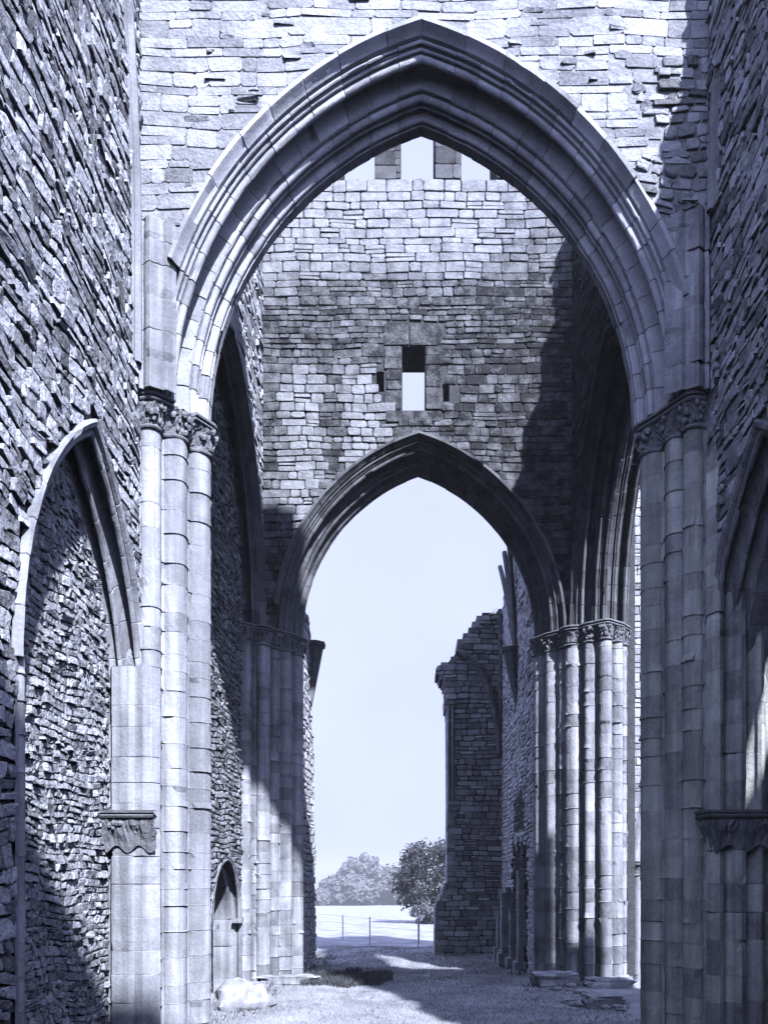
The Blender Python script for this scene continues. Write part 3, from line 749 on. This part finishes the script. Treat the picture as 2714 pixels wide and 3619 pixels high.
for i in range(14):
    f = i/13; pts.append((1.75+1.65*(sin(f*pi/2)**1.0)*.98, 29.66, 11.05-3.65*(1-cos(f*pi/2))-.9*f*.2))
tube(m, pts, .13, 8, .2)
part(m, 'window_arch_rib', M_ASHD, EF, True)
# left nave wall
NL = empty('nave_wall', 'narrow strip of rubble nave wall beyond the far arch at left', 'wall', 'ruined nave walls')
def endL(z): return 26.3-.16*max(0, z-2)+.12*sin(z*2.1)
m = MB(); z = -.6
while z < 10.4:
    m.box(MNL, F2+T, endL(z+.1)-.03, z, z+.25, .03, 1.1, .5); z += .25
part(m, 'wall_core', M_MORTD, NL)
m = MB(); stones(m, MNL, F2+T+.05, 26.4, -.5, 10.6, (.13,.26), (.2,.5), (.01,.05), (.008,.02), lambda u, z: (min(u, endL(z)), z), .04, (.3,.95), lambda u, z: u < endL(z)-.03, .014, .6)
part(m, 'facing_stones', M_TOWL, NL)
m = MB(); taper_block(m, MNL, 25.0, 8.0, 10.0, .10, .35, .05, .42); part(m, 'vault_corbel', M_CARV, NL)

# ================================================================== GROUND
def gz(x, y):
    z = -.02
    if y > 19: z -= .33*min(1, (y-19)/7)
    if y > 32: z -= .0300*(y-32)
    if y > 13 and y < 70: z += .025*sin(x*1.3+y*.7)+.02*sin(x*2.9-y*1.9)
    return z
def simple_mat(name, cols, scale=4, bump=.3, rough=.95, scale2=40):
    m = bpy.data.materials.new(name); m.use_nodes = True; N = m.node_tree.nodes; L = m.node_tree.links
    p = N['Principled BSDF']; p.inputs['Roughness'].default_value = rough
    if 'Specular IOR Level' in p.inputs: p.inputs['Specular IOR Level'].default_value = .1
    tc = N.new('ShaderNodeTexCoord'); a = N.new('ShaderNodeTexNoise'); a.inputs['Scale'].default_value = scale; a.inputs['Detail'].default_value = 10; a.inputs['Roughness'].default_value = .7
    b = N.new('ShaderNodeTexNoise'); b.inputs['Scale'].default_value = scale2; b.inputs['Detail'].default_value = 4
    L.new(tc.outputs['Object'], a.inputs['Vector']); L.new(tc.outputs['Object'], b.inputs['Vector'])
    r = N.new('ShaderNodeValToRGB'); r.color_ramp.elements[0].position = .35; r.color_ramp.elements[1].position = .65
    r.color_ramp.elements[0].color = grey(cols[0]); r.color_ramp.elements[1].color = grey(cols[1])
    L.new(a.outputs['Fac'], r.inputs['Fac']); L.new(r.outputs['Color'], p.inputs['Base Color'])
    bp = N.new('ShaderNodeBump'); bp.inputs['Strength'].default_value = bump; bp.inputs['Distance'].default_value = .05
    L.new(b.outputs['Fac'], bp.inputs['Height']); L.new(bp.outputs[0], p.inputs['Normal'])
    return m
M_GR = simple_mat('dry_turf', (.28, .60), .7, .6)
M_BL = simple_mat('grass_blades', (.26, .60), 1.2, 0)
M_BLD = simple_mat('dark_grass_blades', (.05, .16), 3, 0)
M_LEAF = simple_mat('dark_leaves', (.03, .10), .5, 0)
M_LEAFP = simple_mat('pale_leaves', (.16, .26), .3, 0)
M_BARK = simple_mat('bark', (.06, .12), 6, .5)
M_WOOD = simple_mat('grey_weathered_wood', (.55, .7), 8, .3)
ys = [-60, -20, -5, 0, 4, 8]+[9+.35*i for i in range(80)]+[40, 50, 65, 80, 100, 130, 160, 200, 300, 500, 1000, 2000]
xs = [-1500, -500, -200, -80, -30, -15, -8]+[-6+.35*i for i in range(40)]+[9, 15, 30, 80, 200, 500, 1500]
m = MB(); m.quadgrid([[(x, y, gz(x, y)) for x in xs] for y in ys], .5)
g = m.build('ground', M_GR, None, True); tag(g, 'pale dry turf floor inside the roofless ruin', None, None, 'structure')
# short grass on the near floor (uncountable)
random.seed(5)
def blades(n, x0, x1, y0, y1, h, w, mat, name, label, ok=None, zoff=0):
    m = MB()
    for i in range(n):
        y = y0+(y1-y0)*R()**1.0; x = U(x0, x1)
        if ok and not ok(x, y): continue
        z = gz(x, y)+zoff; a = U(0, 6.28); hh = h*U(.4, 1.3); ww = w*U(.6, 1.4)
        lx, ly = U(-.6,.6)*hh, U(-.6,.6)*hh
        b = len(m.v); m.v += [(x-cos(a)*ww, y-sin(a)*ww, z-.01), (x+cos(a)*ww, y+sin(a)*ww, z-.01), (x+lx, y+ly, z+hh)]
        m.f.append((b, b+1, b+2)); m.t.append(.5)
    o = m.build(name, mat); tag(o, label, 'grass', None, 'stuff'); return o
blades(52000, XL, XR, 12.8, 34, .045, .010, M_BL, 'grass', 'short pale grass covering the floor between the piers')
def patch(x, y):
    return ((x+1.75)/1.25)**2+((y-20.8)/1.9)**2 < 1+.25*sin(x*7)+.2*sin(y*5)
blades(9000, -3.2, -.3, 18.6, 23.2, .16, .02, M_BLD, 'rough_grass', 'dark rough grass patch at the foot of the far left pier', patch)

# ================================================================== LOOSE STONES
def boulder(name, label, cat, cx, cy, cz, sx, sy, sz, mat, group=None, sq=1.0, seed=1):
    random.seed(seed); mb = MB(); n, k = 22, 36; rows = []
    ph = [U(0, 6) for _ in range(6)]
    for i in range(n+1):
        th = -pi/2+pi*i/n; row = []
        for j in range(k):
            a = 2*pi*j/k
            p = Vector((cos(th)*cos(a), cos(th)*sin(a), sin(th)))
            p = Vector([math.copysign(abs(c)**sq, c) for c in p])
            nv = mnoise.noise(p*1.6+Vector(ph[:3]))*.30+mnoise.noise(p*4+Vector(ph[:3]))*.12+mnoise.noise(p*10)*.05
            d = 1+nv+.04*sin(3*a+ph[0])*cos(th)+.05*sin(5*a+ph[1]+th*2)+.03*sin(7*th+ph[2])
            row.append((cx+p.x*sx*d, cy+p.y*sy*d, cz+p.z*sz*d))
        rows.append(row)
    mb.quadgrid(rows, .7, close=True)
    o = mb.build(name, mat, None, True); tag(o, label, cat, group); return o
boulder('boulder', 'pale rounded block at the foot of the blocked left arch', 'boulder', -3.38, 15.9, .05, .60, .5, .50, M_ASHD, None, .95, 3)
boulder('fallen_slab', 'flat pale slab lying nearest the shaded right pier', 'stone slab', 3.95, 16.0, .08, .42, .3, .14, M_FACE, 'fallen stones', .35, 4)
boulder('fallen_slab', 'broken plinth slab at the left foot of the far right pier', 'stone slab', 3.55, 19.35, .10, .5, .28, .16, M_ASHD, 'fallen stones', .3, 5)
boulder('fallen_slab', 'low pale slab at the sunlit right foot of the far right pier', 'stone slab', 4.75, 18.75, .07, .55, .25, .12, M_ASH, 'fallen stones', .3, 6)
boulder('fallen_slab', 'long step slab at the foot of the far left pier', 'stone slab', -3.0, 19.6, .04, .75, .22, .11, M_ASH, 'fallen stones', .3, 7)

for q in range(16):
    random.seed(200+q); x_, y_ = U(3.3, 4.7), U(15.3, 18.9); r_ = U(.05, .13)
    boulder('loose_stone', 'small loose stones scattered on the turf beside the right piers', 'stone', x_, y_, gz(x_, y_)+r_*.25, r_*U(1, 1.7), r_, r_*.6, M_FACE, 'loose stones on the turf', .8, 300+q)
# weeds against the wall feet
def foot(x, y): return (x < XL+.75+.2*sin(y*3) and y > 13.2) or (x > 2.6 and 18.3 < y < 19.5 and sin(x*9)+sin(y*11) > .3) or (y > 22 and (x > 3.0-.15*sin(y*4) or x < -2.75+.15*sin(y*5)))
blades(9000, XL, XR+.6, 12.8, 30, .13, .014, M_BLD, 'weeds', 'darker weeds growing against the feet of the walls and piers', foot)
# ================================================================== FENCE
FN = empty('wire_fence', 'thin wire fence across the pale field beyond the ruin', 'fence')
def fpost(x, y, h, r, root):
    m = MB(); z = gz(x, y); tube(m, [(x, y, z-.2), (x+.01, y, z+h*.5), (x, y, z+h)], r, 6); rows = [(x, y, z+h)]
    part(m, 'post', M_WOOD, root)
for px, y in ((.35, 33), (.42, 36), (-1.8, 35.5), (-3.4, 40), (-5.2, 42)): fpost(px, y, 1.25, .03, FN)
m = MB()
for hh in (.4, .8, 1.15): tube(m, [(x, 33+abs(x-.35)*1.5, gz(x, 36)+hh) for x in (.35, -1.5, -3.4, -5.4, -8)], .006, 4)
part(m, 'wire', M_WOOD, FN)

# ================================================================== TREES
def tree(name, label, x, y, h, rad, mat, group, seed, nclump=60, nleaf=40, leaf=.35, zc=.55, z=None, low=.5):
    random.seed(seed); z0 = (gz(x, y) if z is None else z)
    t = empty(name, label, 'tree', group); t.location = (x, y, z0)
    m = MB(); H = h*zc
    pts = [(0, 0, -.3), (.05, .03, H*.4), (.1, 0, H)]
    tube(m, pts, h*.035, 8, .5, lambda f: 1-.5*f)
    for i in range(6):
        a = i*1.05+U(-.3,.3); tube(m, [(0.05, 0, H*.55), (cos(a)*rad*.35, sin(a)*rad*.35, H*.9), (cos(a)*rad*.7, sin(a)*rad*.7, H*1.15+U(0, h*.1))], h*.014, 5, .5, lambda f: 1-.7*f)
    part(m, 'trunk', M_BARK, t)
    m = MB()
    for c in range(nclump):
        a = U(0, 2*pi); q = U(-1, 1); rr = U(.55, 1)**.5
        s_ = sqrt(1-q*q)*rr
        zz = h*low+q*rr*h*(1-low)*.92
        cx, cy = cos(a)*s_*rad, sin(a)*s_*rad
        cr = rad*U(.16, .30)
        for i in range(nleaf):
            d = Vector((random.gauss(0, 1), random.gauss(0, 1), random.gauss(0, 1))).normalized()*cr*U(.6, 1)
            p = Vector((cx, cy, zz))+d
            n = (d.normalized()+Vector((U(-.6,.6), U(-.6,.6), U(-.3,.8)))).normalized()
            tx = n.orthogonal().normalized(); ty = n.cross(tx); l = leaf*U(.6, 1.3)
            m.poly([tuple(p-tx*l*.5), tuple(p-ty*l*.4), tuple(p+tx*l*.5), tuple(p+ty*l*.4)], .5)
    part(m, 'crown', mat, t)
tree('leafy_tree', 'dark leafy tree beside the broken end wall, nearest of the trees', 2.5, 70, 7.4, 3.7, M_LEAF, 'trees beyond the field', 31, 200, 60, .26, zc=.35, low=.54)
specs = [(-34.5,318,6.0,7.5,'low pale tree at the far left end of the distant row'),
         (-27.5,330,12.5,9.5,'pale distant tree left of the tallest rounded crown'),
         (-18.8,322,20.5,10.0,'tallest pale distant tree with a rounded crown'),
         (-10.0,330,15.0,10.5,'pale distant tree right of the tallest rounded crown'),
         (-2.5,325,15.5,9.0,'pale distant tree just left of the dark leafy tree'),
         (-21.5,300,11.5,8.5,'short bushy distant tree in front of the tallest crown'),
         (-33.0,290,5.6,3.6,'smallest distant bush beside the left nave wall')]
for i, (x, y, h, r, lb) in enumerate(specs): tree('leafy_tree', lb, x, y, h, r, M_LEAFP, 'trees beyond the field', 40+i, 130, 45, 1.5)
for i, (x, y, h, r, lb) in enumerate([(1.3,67,1.9,1.2,'low pale bush under the left side of the dark leafy tree'),(3.0,66,1.7,1.4,'low pale bush under the dark leafy tree beside the end wall')]):
    tree('bush', lb, x, y, h, r, M_LEAFP, 'low bushes under the dark tree', 60+i, 50, 40, .2, zc=.3)
# haze
mh = bpy.data.materials.new('haze_air'); mh.use_nodes = True; N = mh.node_tree.nodes; N.remove(N['Principled BSDF'])
pv = N.new('ShaderNodeVolumePrincipled'); pv.inputs['Color'].default_value = (.86, .90, 1, 1); pv.inputs['Density'].default_value = .0011; pv.inputs['Anisotropy'].default_value = 0
mh.node_tree.links.new(pv.outputs[0], N['Material Output'].inputs['Volume'])
HAZE = True
if HAZE:
    m = MB(); m.box(lambda u, z, v: (u, v, z), -1502, 1502, -70, 29, -62, 2002)
    o = m.build('haze', mh); tag(o, 'thin pale haze over the distant field', None, None, 'stuff')

# every wall, fence and tree is a thing of its own; stand each root at its base
for o in list(C.objects):
    if o.parent is None and 'category' in o.keys():
        if 'kind' not in o.keys(): o['kind'] = 'thing'
        if o.type == 'EMPTY' and o.location.length < 1e-6:
            ch = [c for c in C.objects if c.parent == o]
            lo = [1e9]*3; hi = [-1e9]*3
            for c in ch:
                co = np.empty(len(c.data.vertices)*3, 'f'); c.data.vertices.foreach_get('co', co); co = co.reshape(-1, 3)
                for k in range(3): lo[k] = min(lo[k], co[:, k].min()); hi[k] = max(hi[k], co[:, k].max())
            p = Vector(((lo[0]+hi[0])/2, (lo[1]+hi[1])/2, 0)); o.location = p
            for c in ch: c.location = -p
